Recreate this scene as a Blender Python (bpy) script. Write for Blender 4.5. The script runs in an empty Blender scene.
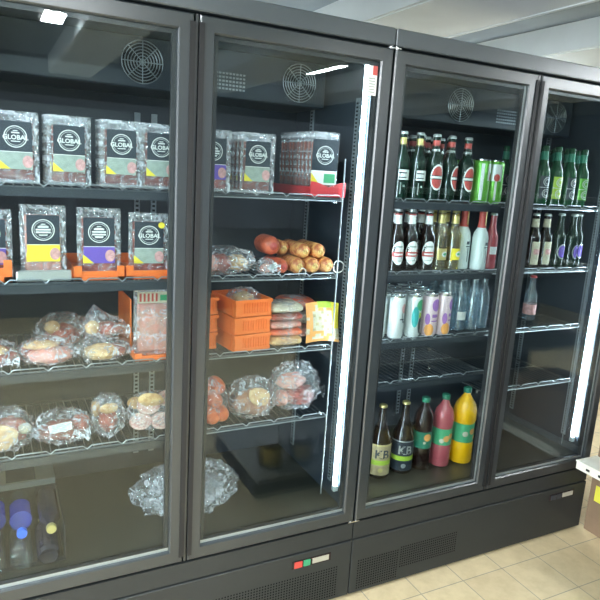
import bpy, math, random
from mathutils import Vector, Matrix, noise
random.seed(7)
S = bpy.context.scene
C = S.collection
PI = math.pi

# ---------------------------------------------------------------- camera, world, exposure
cd = bpy.data.cameras.new('camera'); cam = bpy.data.objects.new('camera', cd); C.objects.link(cam)
cd.sensor_width = 36; cd.lens = 36.39; cd.clip_start = 0.02
R_ = Vector((0.8931, -0.4460, 0.0600)); U_ = Vector((0.0397, 0.2114, 0.9766)); F_ = Vector((0.4487, 0.8700, -0.2066))
R_ = F_.cross(U_).normalized(); U_ = R_.cross(F_).normalized(); F_.normalize()
m = Matrix(((R_.x, U_.x, -F_.x, -1.1369), (R_.y, U_.y, -F_.y, -1.6650), (R_.z, U_.z, -F_.z, 1.5503), (0, 0, 0, 1)))
cam.matrix_world = m
S.camera = cam
w = bpy.data.worlds.new('world'); S.world = w; w.use_nodes = True
w.node_tree.nodes['Background'].inputs[0].default_value = (0.75, 0.88, 1.0, 1)
w.node_tree.nodes['Background'].inputs[1].default_value = 0.35
S.view_settings.view_transform = 'Standard'; S.view_settings.look = 'None'
S.view_settings.exposure = 0.45; S.view_settings.gamma = 1.0; S.view_settings.use_curve_mapping = False
S.cycles.transparent_max_bounces = 40
S.cycles.max_bounces = 10
LAMP_W = 40.0        # each ceiling fixture
LED_E = 60.0         # cooler strip emission
dl = bpy.data.lights.new('added_daylight', 'AREA'); dl.shape = 'RECTANGLE'; dl.size = 1.7; dl.size_y = 3.5; dl.energy = 190; dl.color = (.93, .96, 1.0)
do = bpy.data.objects.new('added_daylight', dl); C.objects.link(do); do.location = (-4.15, -2.2, 1.35); do.rotation_euler = (0, -math.radians(112), 0)  # invented side light, tilted up to brighten the ceiling beams

# ---------------------------------------------------------------- materials
def mat(name, col, rough=0.5, metal=0.0, spec=0.5, emis=None, es=0, coat=0, trans=0, var=0, vscale=20, col2=None, bump=0, bscale=60, alpha=1, sss=0):
    mt = bpy.data.materials.new(name); mt.use_nodes = True
    nt = mt.node_tree; b = nt.nodes['Principled BSDF']
    b.inputs['Base Color'].default_value = (*col, 1); b.inputs['Roughness'].default_value = rough
    b.inputs['Metallic'].default_value = metal; b.inputs['Specular IOR Level'].default_value = spec
    b.inputs['Coat Weight'].default_value = coat; b.inputs['Transmission Weight'].default_value = trans
    b.inputs['Alpha'].default_value = alpha
    if sss: b.inputs['Subsurface Weight'].default_value = sss; b.inputs['Subsurface Radius'].default_value = (.02, .012, .006)
    if emis: b.inputs['Emission Color'].default_value = (*emis, 1); b.inputs['Emission Strength'].default_value = es
    tc = nt.nodes.new('ShaderNodeTexCoord')
    if var or col2:
        n = nt.nodes.new('ShaderNodeTexNoise'); n.inputs['Scale'].default_value = vscale; n.inputs['Detail'].default_value = 5
        r = nt.nodes.new('ShaderNodeValToRGB'); nt.links.new(tc.outputs['Object'], n.inputs['Vector']); nt.links.new(n.outputs['Fac'], r.inputs['Fac'])
        c2 = col2 or tuple(c * (1 - var) for c in col)
        r.color_ramp.elements[0].position = .4; r.color_ramp.elements[1].position = .6
        r.color_ramp.elements[0].color = (*c2, 1); r.color_ramp.elements[1].color = (*col, 1)
        nt.links.new(r.outputs['Color'], b.inputs['Base Color'])
    if bump:
        n = nt.nodes.new('ShaderNodeTexNoise'); n.inputs['Scale'].default_value = bscale; n.inputs['Detail'].default_value = 4
        bp = nt.nodes.new('ShaderNodeBump'); bp.inputs['Strength'].default_value = bump; bp.inputs['Distance'].default_value = .005
        nt.links.new(tc.outputs['Object'], n.inputs['Vector']); nt.links.new(n.outputs['Fac'], bp.inputs['Height']); nt.links.new(bp.outputs['Normal'], b.inputs['Normal'])
    return mt

def film(name, f0, tint=(1, 1, 1), rough=0.02, bump=0, bscale=40, gcol=(1, 1, 1), milky=0, crease=0):
    """thin clear sheet: transparent with a two-sided Schlick reflection (same for every ray)"""
    mt = bpy.data.materials.new(name); mt.use_nodes = True; nt = mt.node_tree; nt.nodes.clear()
    o = nt.nodes.new('ShaderNodeOutputMaterial'); mx = nt.nodes.new('ShaderNodeMixShader')
    t = nt.nodes.new('ShaderNodeBsdfTransparent'); t.inputs[0].default_value = (*tint, 1)
    g = nt.nodes.new('ShaderNodeBsdfGlossy'); g.inputs['Roughness'].default_value = rough; g.inputs['Color'].default_value = (*gcol, 1)
    lw = nt.nodes.new('ShaderNodeLayerWeight'); lw.inputs['Blend'].default_value = .5
    p5 = nt.nodes.new('ShaderNodeMath'); p5.operation = 'POWER'; p5.inputs[1].default_value = 5
    ma = nt.nodes.new('ShaderNodeMath'); ma.operation = 'MULTIPLY_ADD'; ma.inputs[1].default_value = 1 - f0; ma.inputs[2].default_value = f0
    nt.links.new(lw.outputs['Facing'], p5.inputs[0]); nt.links.new(p5.outputs[0], ma.inputs[0]); nt.links.new(ma.outputs[0], mx.inputs[0])
    src = t
    if milky:
        d = nt.nodes.new('ShaderNodeBsdfDiffuse'); d.inputs[0].default_value = (.84, .86, .95, 1)
        m2 = nt.nodes.new('ShaderNodeMixShader'); m2.inputs[0].default_value = milky
        nt.links.new(t.outputs[0], m2.inputs[1]); nt.links.new(d.outputs[0], m2.inputs[2]); src = m2
        if crease:      # the film whitens along its creases
            tc0 = nt.nodes.new('ShaderNodeTexCoord')
            nz = nt.nodes.new('ShaderNodeTexNoise'); nz.inputs['Scale'].default_value = crease; nz.inputs['Detail'].default_value = 2.5; nz.inputs['Distortion'].default_value = 1.2
            n2 = nt.nodes.new('ShaderNodeTexNoise'); n2.inputs['Scale'].default_value = crease * .5
            sb = nt.nodes.new('ShaderNodeMath'); sb.operation = 'SUBTRACT'; sb.inputs[1].default_value = .5
            ab = nt.nodes.new('ShaderNodeMath'); ab.operation = 'ABSOLUTE'
            rp = nt.nodes.new('ShaderNodeMapRange'); rp.inputs['From Min'].default_value = 0; rp.inputs['From Max'].default_value = .065
            rp.inputs['To Min'].default_value = .75; rp.inputs['To Max'].default_value = milky
            r2 = nt.nodes.new('ShaderNodeMapRange'); r2.inputs['From Min'].default_value = .36; r2.inputs['From Max'].default_value = .56
            ml = nt.nodes.new('ShaderNodeMath'); ml.operation = 'MULTIPLY'; am = nt.nodes.new('ShaderNodeMath'); am.operation = 'ADD'; am.inputs[1].default_value = milky; am.use_clamp = True
            L = nt.links.new
            L(tc0.outputs['Object'], nz.inputs['Vector']); L(tc0.outputs['Object'], n2.inputs['Vector']); L(nz.outputs['Fac'], sb.inputs[0]); L(sb.outputs[0], ab.inputs[0])
            L(ab.outputs[0], rp.inputs['Value']); L(n2.outputs['Fac'], r2.inputs['Value']); L(rp.outputs[0], ml.inputs[0]); L(r2.outputs[0], ml.inputs[1]); L(ml.outputs[0], am.inputs[0]); L(am.outputs[0], m2.inputs[0])
    nt.links.new(src.outputs[0], mx.inputs[1]); nt.links.new(g.outputs[0], mx.inputs[2]); nt.links.new(mx.outputs[0], o.inputs[0])
    if bump:
        tc = nt.nodes.new('ShaderNodeTexCoord'); n = nt.nodes.new('ShaderNodeTexNoise'); n.inputs['Scale'].default_value = bscale
        n.inputs['Detail'].default_value = 3; n.inputs['Distortion'].default_value = 1.5
        bp = nt.nodes.new('ShaderNodeBump'); bp.inputs['Strength'].default_value = bump; bp.inputs['Distance'].default_value = .01
        nt.links.new(tc.outputs['Object'], n.inputs['Vector']); nt.links.new(n.outputs['Fac'], bp.inputs['Height']); nt.links.new(bp.outputs['Normal'], g.inputs['Normal'])
    return mt

M = {}
M['frame'] = mat('anthracite_frame', (.022, .029, .034), .30, 0, .9, bump=.03, bscale=300)
M['header_lit'] = mat('anthracite_header_painted_lit', (.052, .066, .078), .34, 0, 1.0, bump=.03, bscale=300)  # frame anthracite painted lighter to stand for ceiling light on the header
M['panel'] = mat('anthracite_panel', (.026, .030, .031), .45, 0, .35, bump=.05, bscale=400)
M['black'] = mat('black_rubber', (.008, .009, .011), .6)
M['hole'] = mat('vent_hole_dark', (.006, .007, .007), .9, 0, 0)
M['navy'] = mat('navy_bottle', (.008, .009, .025), .12, 0, .5, coat=.3)
M['crate'] = mat('black_crate', (.010, .012, .018), .5)
M['liner'] = mat('cooler_liner', (.035, .046, .062), .38, 0, .5)
M['liner_floor'] = mat('cooler_deck', (.035, .036, .030), .35, .2, .5)
M['spacer'] = mat('aluminium_spacer', (.05, .055, .06), .38, .5)
M['spacer_lit'] = mat('aluminium_spacer_painted_lit', (.62, .64, .66), .34, .7)  # same spacer aluminium, painted bright where LED light falls on it
M['wire'] = mat('grey_coated_wire', (.40, .43, .46), .3, .6)
M['darkwire'] = mat('dark_coated_wire', (.10, .11, .12), .35, .3)
M['rail'] = mat('dark_rail', (.035, .042, .052), .35)
M['chrome'] = mat('bright_steel', (.75, .77, .8), .2, 1)
M['strip'] = mat('slotted_steel', (.42, .46, .5), .35, .6)
M['led'] = mat('led_diffuser', (.9, .9, .9), .4, emis=(.80, .91, 1.0), es=LED_E)
M['glass'] = film('door_glass', .017, (.93, .96, .96), 0.0)
M['bag'] = film('crinkled_clear_film', .13, (.98, .98, .99), .07, 1.0, 90, milky=.02, crease=28)
M['wrap'] = film('smooth_clear_film', .12, (.98, .98, .99), .06, 1.0, 60, milky=.02, crease=35)
M['pet'] = film('clear_plastic', .10, (.80, .90, .88), .06, .3, 80, milky=.02)
M['clearglass'] = film('clear_bottle_glass', .12, (.80, .90, .94), .04, .1, 60, milky=.07)
M['yellowglass'] = film('pale_yellow_liquid', .10, (.82, .74, .32), .05, .1, 60, milky=.06)
M['white'] = mat('white_print', (.82, .83, .82), .5)
M['tan'] = mat('tan_paper', (.56, .44, .25), .55, var=.2, vscale=60)
M['cream'] = mat('cream_paper', (.66, .60, .46), .55, var=.15, vscale=60)
M['labeldark'] = mat('charcoal_print', (.035, .045, .06), .35)
M['labelgrey'] = mat('grey_green_print', (.36, .42, .38), .4, var=.2, vscale=50)
M['yellow'] = mat('yellow_print', (.90, .72, .06), .4)
M['violet'] = mat('violet_print', (.16, .09, .45), .4)
M['pinkprint'] = mat('pink_print', (.80, .42, .42), .4, var=.3, vscale=80)
M['greenprint'] = mat('green_print', (.08, .42, .20), .4)
M['red'] = mat('red_print', (.52, .08, .07), .4)
M['redp'] = mat('red_plastic', (.62, .05, .06), .35)
M['orange'] = mat('orange_plastic', (.95, .20, .04), .35, var=.1, vscale=10)
M['meat'] = mat('cooked_meat', (.48, .11, .08), .4, col2=(.26, .04, .03), vscale=35, coat=.2, bump=.3)
M['meatpink'] = mat('pink_ham', (.76, .30, .25), .4, col2=(.62, .34, .28), vscale=40, coat=.2)
M['meatdark'] = mat('dark_cured_meat', (.30, .07, .05), .4, col2=(.18, .04, .03), vscale=60, coat=.2)
M['salami'] = mat('speckled_salami', (.62, .30, .28), .45, col2=(.80, .62, .55), vscale=140)
M['fat'] = mat('pale_rind', (.80, .55, .27), .5, col2=(.60, .34, .15), vscale=70)
M['biltong'] = mat('brown_fillet', (.48, .20, .10), .4, col2=(.30, .10, .06), vscale=40, coat=.2)
M['frank'] = mat('orange_sausage_skin', (.85, .22, .10), .3, col2=(.70, .13, .07), vscale=30, coat=.3)
M['roll'] = mat('mottled_sausage_roll', (.82, .42, .14), .35, col2=(.50, .14, .06), vscale=55, coat=.3)
M['rollend'] = mat('roll_end', (.85, .62, .22), .4, col2=(.45, .25, .08), vscale=120)
M['redroll'] = mat('red_sausage_roll', (.80, .16, .08), .28, coat=.4, var=.4, vscale=30)
M['string'] = mat('white_string', (.85, .83, .8), .6)
M['greenglass'] = mat('green_bottle_glass', (.005, .020, .012), .08, 0, .6, coat=.3)
M['midgreen'] = mat('bright_green_bottle_glass', (.012, .07, .03), .08, 0, .6, coat=.4)
M['brownglass'] = mat('brown_bottle_glass', (.012, .006, .004), .08, 0, .6, coat=.4)
M['darkcola'] = mat('dark_cola', (.02, .008, .006), .12, 0, .5, coat=.3)
M['silver'] = mat('silver_foil', (.7, .72, .72), .3, .7)
M['gold'] = mat('gold_foil', (.75, .62, .25), .3, .6)
M['capgreen'] = mat('green_cap', (.02, .20, .12), .4)
M['blue'] = mat('blue_cap', (.03, .14, .80), .35)
M['bluesleeve'] = mat('deep_blue_sleeve', (.05, .07, .55), .25, coat=.4)
M['juice'] = mat('orange_juice', (1.0, .52, .004), .35, coat=.2)
M['redjuice'] = mat('red_drink', (.50, .10, .12), .2, coat=.6)
M['cangreen'] = mat('green_can', (.16, .48, .07), .28, .35)
M['canwhite'] = mat('white_can', (.72, .76, .76), .3, .2)
M['canteal'] = mat('teal_print', (.06, .40, .40), .35)
M['canpink'] = mat('pale_pink_can', (.78, .60, .64), .3, .2)
M['purple'] = mat('purple_print', (.36, .16, .48), .4)
M['canorange'] = mat('orange_print', (.9, .40, .12), .4)
M['lime'] = mat('lime_print', (.45, .65, .06), .4)
M['drinkwhite'] = mat('frosted_white_bottle', (.66, .74, .74), .25, coat=.4)
M['cardboard'] = mat('brown_cardboard', (.24, .165, .105), .8, var=.12, vscale=8)
M['traywhite'] = mat('white_tray_plastic', (.82, .82, .74), .4)
M['carton'] = mat('grey_carton', (.30, .31, .29), .6)
M['darkbox'] = mat('dark_goods', (.04, .045, .06), .5)
M['bucket'] = mat('dark_bucket', (.06, .05, .04), .45)
M['bucketlid'] = mat('bucket_lid', (.45, .46, .46), .4)
M['gondola'] = mat('grey_enamel', (.36, .38, .38), .4)
M['beam'] = mat('beam_paint', (.78, .85, .87), .7, var=.06, vscale=3)
M['ceil'] = mat('ceiling_paint', (.27, .33, .37), .75, var=.1, vscale=4)
M['wall'] = mat('wall_paint', (.12, .14, .16), .8, var=.08, vscale=3)
M['lamp'] = mat('fluorescent_tube', (.9, .9, .9), .4, emis=(.92, .97, 1.0), es=95)
M['lampbody'] = mat('fixture_enamel', (.75, .76, .75), .4)
M['display'] = mat('display_window', (.03, .02, .02), .2)
M['digits'] = mat('lit_display', (.35, .34, .28), .4, emis=(.8, .75, .62), es=.08)
M['switchred'] = mat('lit_red_switch', (.5, .06, .05), .3, emis=(.8, .06, .05), es=.12)
M['switchgreen'] = mat('green_switch', (.04, .3, .15), .3, emis=(.05, .5, .2), es=.08)
M['tag'] = mat('yellow_tag', (.75, .72, .08), .5)

def floor_mat():
    mt = bpy.data.materials.new('beige_vinyl_tile'); mt.use_nodes = True; nt = mt.node_tree; b = nt.nodes['Principled BSDF']
    tc = nt.nodes.new('ShaderNodeTexCoord'); mp = nt.nodes.new('ShaderNodeMapping')
    mp.inputs['Location'].default_value = (-.067, .092, 0)
    br = nt.nodes.new('ShaderNodeTexBrick'); br.offset = 0; br.squash = 1
    br.inputs['Scale'].default_value = 1; br.inputs['Brick Width'].default_value = .207; br.inputs['Row Height'].default_value = .207
    br.inputs['Mortar Size'].default_value = .0022; br.inputs['Mortar Smooth'].default_value = .3
    br.inputs['Color1'].default_value = (.72, .60, .38, 1); br.inputs['Color2'].default_value = (.66, .54, .34, 1); br.inputs['Mortar'].default_value = (.36, .32, .25, 1)
    n = nt.nodes.new('ShaderNodeTexNoise'); n.inputs['Scale'].default_value = 14; n.inputs['Detail'].default_value = 8; n.inputs['Roughness'].default_value = .7
    r = nt.nodes.new('ShaderNodeValToRGB'); r.color_ramp.elements[0].position = .3; r.color_ramp.elements[0].color = (.78, .76, .70, 1); r.color_ramp.elements[1].position = .6
    mx = nt.nodes.new('ShaderNodeMix'); mx.data_type = 'RGBA'; mx.blend_type = 'MULTIPLY'; mx.inputs['Factor'].default_value = .7
    L = nt.links.new
    L(tc.outputs['Object'], mp.inputs[0]); L(mp.outputs[0], br.inputs[0]); L(tc.outputs['Object'], n.inputs['Vector']); L(n.outputs['Fac'], r.inputs[0])
    L(br.outputs['Color'], mx.inputs['A']); L(r.outputs[0], mx.inputs['B']); L(mx.outputs['Result'], b.inputs['Base Color'])
    b.inputs['Roughness'].default_value = .45
    return mt
M['floor'] = floor_mat()

# ---------------------------------------------------------------- mesh builder
class B:
    def __init__(s): s.v = []; s.f = []; s.mi = []; s.m = 0
    def _add(s, vs, fs):
        o = len(s.v); s.v += [tuple(p) for p in vs]; s.f += [tuple(i + o for i in f) for f in fs]; s.mi += [s.m] * len(fs); return s
    def box(s, x0, x1, y0, y1, z0, z1):
        return s._add([(x0, y0, z0), (x1, y0, z0), (x1, y1, z0), (x0, y1, z0), (x0, y0, z1), (x1, y0, z1), (x1, y1, z1), (x0, y1, z1)],
                      [(0, 3, 2, 1), (4, 5, 6, 7), (0, 1, 5, 4), (1, 2, 6, 5), (2, 3, 7, 6), (3, 0, 4, 7)])
    def rbox(s, x0, x1, y0, y1, z0, z1, b):
        """box with chamfered vertical and horizontal edges"""
        vs = []
        for (i, z) in ((b, z0), (0, z0 + b), (0, z1 - b), (b, z1)):
            X0, X1, Y0, Y1 = x0 + i, x1 - i, y0 + i, y1 - i
            c = b if True else 0
            vs += [(X0 + c, Y0, z), (X1 - c, Y0, z), (X1, Y0 + c, z), (X1, Y1 - c, z), (X1 - c, Y1, z), (X0 + c, Y1, z), (X0, Y1 - c, z), (X0, Y0 + c, z)]
        fs = [tuple(reversed(range(8))), tuple(range(24, 32))]
        for k in range(3):
            for i in range(8):
                j = (i + 1) % 8; fs.append((k * 8 + i, k * 8 + j, k * 8 + 8 + j, k * 8 + 8 + i))
        return s._add(vs, fs)
    def lathe(s, prof, seg=20, c=(0, 0, 0), axis='z', a0=0, a1=2 * PI):
        full = abs(a1 - a0 - 2 * PI) < 1e-6; n = seg if full else seg + 1; vs = []
        for r, h in prof:
            for i in range(n):
                a = a0 + (a1 - a0) * i / seg; x, y = r * math.cos(a), r * math.sin(a)
                p = (x, y, h) if axis == 'z' else ((x, h, y) if axis == 'y' else (h, x, y))
                vs.append((p[0] + c[0], p[1] + c[1], p[2] + c[2]))
        fs = []
        for k in range(len(prof) - 1):
            for i in range(seg):
                j = (i + 1) % n; fs.append((k * n + i, k * n + j, k * n + n + j, k * n + n + i))
        if full:
            if prof[0][0] > 1e-5: fs.append(tuple(reversed(range(n))))
            if prof[-1][0] > 1e-5: fs.append(tuple(range((len(prof) - 1) * n, len(prof) * n)))
        return s._add(vs, fs)
    def tube(s, pts, r, seg=6, closed=False):
        pts = [Vector(p) for p in pts]; n = len(pts); vs = []
        for i, p in enumerate(pts):
            a = pts[(i - 1) % n] if (i or closed) else p; b_ = pts[(i + 1) % n] if (i < n - 1 or closed) else p
            t = (b_ - a).normalized(); up = Vector((0, 0, 1)) if abs(t.z) < .9 else Vector((1, 0, 0))
            u = t.cross(up).normalized(); v = t.cross(u)
            for k in range(seg):
                q = 2 * PI * k / seg; vs.append(p + (u * math.cos(q) + v * math.sin(q)) * r)
        fs = []
        for i in range(n if closed else n - 1):
            for k in range(seg):
                j = (k + 1) % seg; i2 = (i + 1) % n; fs.append((i * seg + k, i * seg + j, i2 * seg + j, i2 * seg + k))
        if not closed: fs += [tuple(reversed(range(seg))), tuple(range((n - 1) * seg, n * seg))]
        return s._add(vs, fs)
    def blob(s, c, r, amp=.1, freq=3, seed=0, seg=20, flat=None, sharp=False):
        vs = []; rings = seg // 2 + 2
        for i in range(rings + 1):
            th = PI * i / rings
            for j in range(seg):
                ph = 2 * PI * j / seg; d = Vector((math.sin(th) * math.cos(ph), math.sin(th) * math.sin(ph), math.cos(th)))
                q = noise.noise(d * freq + Vector((seed * 7.3, seed * 3.1, 0)))
                if sharp: q = (1 - abs(q) * 2.4) * .5 + noise.noise(d * freq * 3 + Vector((seed, 5, 0))) * .35
                k = 1 + amp * q * 2
                z = c[2] + d.z * r[2] * k
                if flat is not None: z = max(z, flat)
                vs.append((c[0] + d.x * r[0] * k, c[1] + d.y * r[1] * k, z))
        fs = []
        for i in range(rings):
            for j in range(seg):
                k = (j + 1) % seg; fs.append((i * seg + j, i * seg + seg + j, i * seg + seg + k, i * seg + k))
        return s._add(vs, fs)
    def wrap_rect(s, R, a, z0, z1, wid, seg=8, off=.0004):
        """rectangle wrapped round a cylinder, centred at angle a from -y"""
        ha = wid / 2 / R; c0 = -PI / 2 + a
        return s.lathe([(R + off, z0), (R + off, z1)], seg, a0=c0 - ha, a1=c0 + ha)
    def wrap_ell(s, R, a, zc, rx, rz, inner=0.0, off=.0006, seg=24, half=None):
        vs = []; fs = []
        rng = [2 * PI * i / seg for i in range(seg)]
        if half == 'up': rng = [PI * i / (seg - 1) for i in range(seg)]
        if half == 'down': rng = [PI + PI * i / (seg - 1) for i in range(seg)]
        for k in (max(inner, .001), (1 + inner) / 2, 1):
            for t in rng:
                an = -PI / 2 + a + rx * k * math.cos(t) / R
                vs.append(((R + off) * math.cos(an), (R + off) * math.sin(an), zc + rz * k * math.sin(t)))
        n = len(rng)
        for k in range(2):
            for i in range(n if half is None else n - 1):
                j = (i + 1) % n; fs.append((k * n + i, k * n + n + i, k * n + n + j, k * n + j))
        return s._add(vs, fs)
    def flat_ring(s, cx, cz, r0, r1, y, seg=28, sz=1.0):
        vs = []
        for r in (r0, r1):
            for i in range(seg):
                t = 2 * PI * i / seg; vs.append((cx + r * math.cos(t), y, cz + sz * r * math.sin(t)))
        return s._add(vs, [(i, (i + 1) % seg, seg + (i + 1) % seg, seg + i) for i in range(seg)])
    def frame(s, x0, x1, z0, z1, sec):
        """mitred frame in the xz plane: sec = (inset, y) pairs"""
        vs = []
        for d, y in sec: vs += [(x0 + d, y, z0 + d), (x1 - d, y, z0 + d), (x1 - d, y, z1 - d), (x0 + d, y, z1 - d)]
        fs = []; n = len(sec)
        for k in range(n):
            k2 = (k + 1) % n
            for i in range(4):
                j = (i + 1) % 4; fs.append((k * 4 + i, k * 4 + j, k2 * 4 + j, k2 * 4 + i))
        return s._add(vs, fs)
    def build(s, name, mats, parent=None, smooth=True, loc=None, rot=None):
        me = bpy.data.meshes.new(name); me.from_pydata(s.v, [], s.f)
        if not isinstance(mats, (list, tuple)): mats = [mats]
        for q in mats: me.materials.append(M[q])
        me.polygons.foreach_set('material_index', s.mi); me.update()
        if smooth:
            me.polygons.foreach_set('use_smooth', [True] * len(me.polygons))
            try: me.set_sharp_from_angle(angle=math.radians(38))
            except Exception: pass
        o = bpy.data.objects.new(name, me); C.objects.link(o)
        if parent: o.parent = parent
        if loc: o.location = loc
        if rot: o.rotation_euler = rot
        return o

def tag(o, label, cat, group=None):
    o['label'] = label; o['category'] = cat
    if group: o['group'] = group
    elif 'group' in o: del o['group']
    return o
def thing(name, label, cat, loc=(0, 0, 0), rz=0, group=None):
    o = bpy.data.objects.new(name, None); C.objects.link(o); o.empty_display_size = .05
    o.location = loc; o.rotation_euler = (0, 0, rz); return tag(o, label, cat, group)
def struct(name, b, mt, smooth=False):
    o = b.build(name, mt, smooth=smooth); o['kind'] = 'structure'; return o
def copy_thing(src, loc, rz=None, label=None, group=None, rot=None):
    r = src.copy(); C.objects.link(r); r.location = loc
    if rz is not None: r.rotation_euler = (0, 0, rz)
    if rot is not None: r.rotation_euler = rot
    if label: r['label'] = label
    if group: r['group'] = group
    for ch in list(src.children):
        c = ch.copy(); C.objects.link(c); c.parent = r
        for g in list(ch.children):
            d = g.copy(); C.objects.link(d); d.parent = c
    return r
def text_mesh(txt, size, mt, parent, name, origin, wrapR=None, a=0, sx=1.0, bold=0.0):
    """lettering facing -y; origin = centre (x,y,z); wrapped round a cylinder when wrapR is given"""
    cu = bpy.data.curves.new('lettering', 'FONT'); cu.body = txt; cu.size = size; cu.align_x = 'CENTER'; cu.align_y = 'CENTER'; cu.offset = bold
    cu.resolution_u = 3
    o = bpy.data.objects.new('lettering', cu); C.objects.link(o); dg = bpy.context.evaluated_depsgraph_get()
    me = bpy.data.meshes.new_from_object(o.evaluated_get(dg)); C.objects.unlink(o); bpy.data.objects.remove(o)
    for v in me.vertices:
        x, z = v.co.x * sx, v.co.y
        if wrapR:
            an = -PI / 2 + a + x / wrapR; v.co = (wrapR * math.cos(an), wrapR * math.sin(an), origin[2] + z)
        else: v.co = (origin[0] + x, origin[1], origin[2] + z)
    me.name = name; me.materials.clear(); me.materials.append(M[mt])
    ob = bpy.data.objects.new(name, me); C.objects.link(ob); ob.parent = parent; return ob

# ---------------------------------------------------------------- room
ZC = 2.45
struct('floor', B().box(-4, 5.5, -4.6, 2.6, -.05, 0), 'floor')
struct('ceiling', B().box(-4, 5.5, -4.6, 2.6, ZC, ZC + .05), 'ceil')
struct('wall_back', B().box(-4, 5.5, 2.6, 2.65, 0, ZC), 'wall')
struct('wall_left', B().box(-4.05, -4, -4.6, 2.6, 0, .5).box(-4.05, -4, -4.6, 2.6, 2.2, ZC).box(-4.05, -4, -4.6, -4.0, .5, 2.2).box(-4.05, -4, -.4, 2.6, .5, 2.2), 'wall')
struct('added_window_1', B().box(-4.03, -4.02, -4.0, -.4, .5, 2.2), 'glass')  # unseen shopfront opening, added to go with the invented side light
struct('wall_right', B().box(5.5, 5.55, -4.6, 2.6, 0, ZC), 'wall')
struct('wall_front', B().box(-4, -3, -4.65, -4.6, 0, ZC).box(3, 5.5, -4.65, -4.6, 0, ZC).box(-3, 3, -4.65, -4.6, 0, .9).box(-3, 3, -4.65, -4.6, 2.1, ZC), 'wall')
for i, (x0, x1) in enumerate(((-2.95, -2.45), (-1.75, -1.25), (-.62, -.25), (.55, 1.10), (1.78, 2.30), (3.0, 3.5))):
    struct('trim_%d' % (i + 1), B().box(x0, x1, -4.6, 2.6, 2.30, ZC).box(x0 + .02, x0 + .035, -4.6, 2.6, 2.295, 2.30).box(x1 - .035, x1 - .02, -4.6, 2.6, 2.295, 2.30), 'beam')

def fixture(label, x, y, z=2.36, L=.6, power=LAMP_W, up=0):
    t = thing('ceiling_light', label, 'light', (x, y, z), 0, None)
    B().box(-.07, .07, -L / 2, L / 2, .03, .05).box(-.012, .012, -.02, .02, .05, ZC - z).box(-.07, .07, -L / 2 - .015, -L / 2, -.012, .05).box(-.07, .07, L / 2, L / 2 + .015, -.012, .05).build('housing', 'lampbody', t, False)
    for dx in (-.03, .03):
        B().lathe([(.012, -L / 2 + .001), (.012, L / 2 - .001)], 12, (dx, 0, .012), 'y').build('tube', 'lamp', t)
    ld = bpy.data.lights.new('tube_light', 'AREA'); ld.shape = 'RECTANGLE'; ld.size = .12; ld.size_y = L; ld.energy = power; ld.color = (.93, .98, 1.0)
    lo = bpy.data.objects.new('tube_light', ld); C.objects.link(lo); lo.parent = t; lo.location = (0, 0, -.02)
    if up:
        ud = ld.copy(); ud.energy = up; uo = bpy.data.objects.new('added_uplight', ud); C.objects.link(uo); uo.parent = t; uo.location = (0, 0, .06); uo.rotation_euler = (PI, 0, 0)  # upward lamp, used only in the fixtures added behind the coolers
fixture('short twin-tube ceiling light mirrored in the top left corner of the first door', -.77, -2.36, L=.28)
fixture('twin-tube ceiling light mirrored at the top of the second door', 1.22, -2.72, L=.55)
fixture('twin-tube ceiling light over the left end of the aisle', -2.1, -1.0, L=1.2)
fixture('twin-tube ceiling light over the right end of the aisle', 2.6, -1.5, L=1.2)
fixture('twin-tube ceiling light above the left end of the shop', -3.3, -3.2, L=1.2)
fixture('left of two added unseen uplights behind the coolers, brightening the ceiling', .3, 1.7, z=1.85, L=.9, power=4, up=1.8)  # unseen hanging lamps added behind the coolers to brighten the ceiling
fixture('right of two added unseen uplights behind the coolers, brightening the ceiling', 1.9, 1.5, z=1.85, L=.9, power=4, up=1.8)

# ---------------------------------------------------------------- coolers
CW = 1.264; ZS = [1.475, 1.216, .965, .712]; ZF = .362
def wire_shelf(root, x0, x1, z, rail=0):
    b = B(); y0, y1 = .095, .50
    for k in range(int((x1 - x0) / .024)):
        x = x0 + .012 + k * .024; b.tube([(x, y0, z - .003), (x, y1, z - .003)], .0014, 4)
    b.tube([(x0, y0, z - .006), (x1, y0, z - .006), (x1, y1, z - .006), (x0, y1, z - .006)], .003, 6, True)
    b.tube([(x0, .3, z - .006), (x1, .3, z - .006)], .0025, 6)
    p = []; n = int((x1 - x0) / .10)
    for k in range(n):
        u = x0 + (x1 - x0) * k / n; q = (x1 - x0) / n
        p += [(u, y0 - .004, z - .004), (u + q * .12, y0 - .004, z + .006), (u + q * .88, y0 - .004, z + .006)]
    b.m = 1; p.append((x1, y0 - .004, z - .004)); b.tube(p, .002, 5); b.tube([(x0, y0 - .001, z - .012), (x1, y0 - .001, z - .012)], .0022, 5)
    s = b.build('shelf', ['darkwire', 'wire'], root)
    if rail: B().box(x0, rail, y0 - .014, y0 - .008, z - .030, z - .006).build('price_rail', 'rail', s, False)
    for yy in (.14, .46):
        for xx in (x0, x1): B().box(xx - .006, xx + .006, yy - .008, yy + .008, z - .022, z - .006).build('shelf_clip', 'chrome', s, False)

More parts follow.
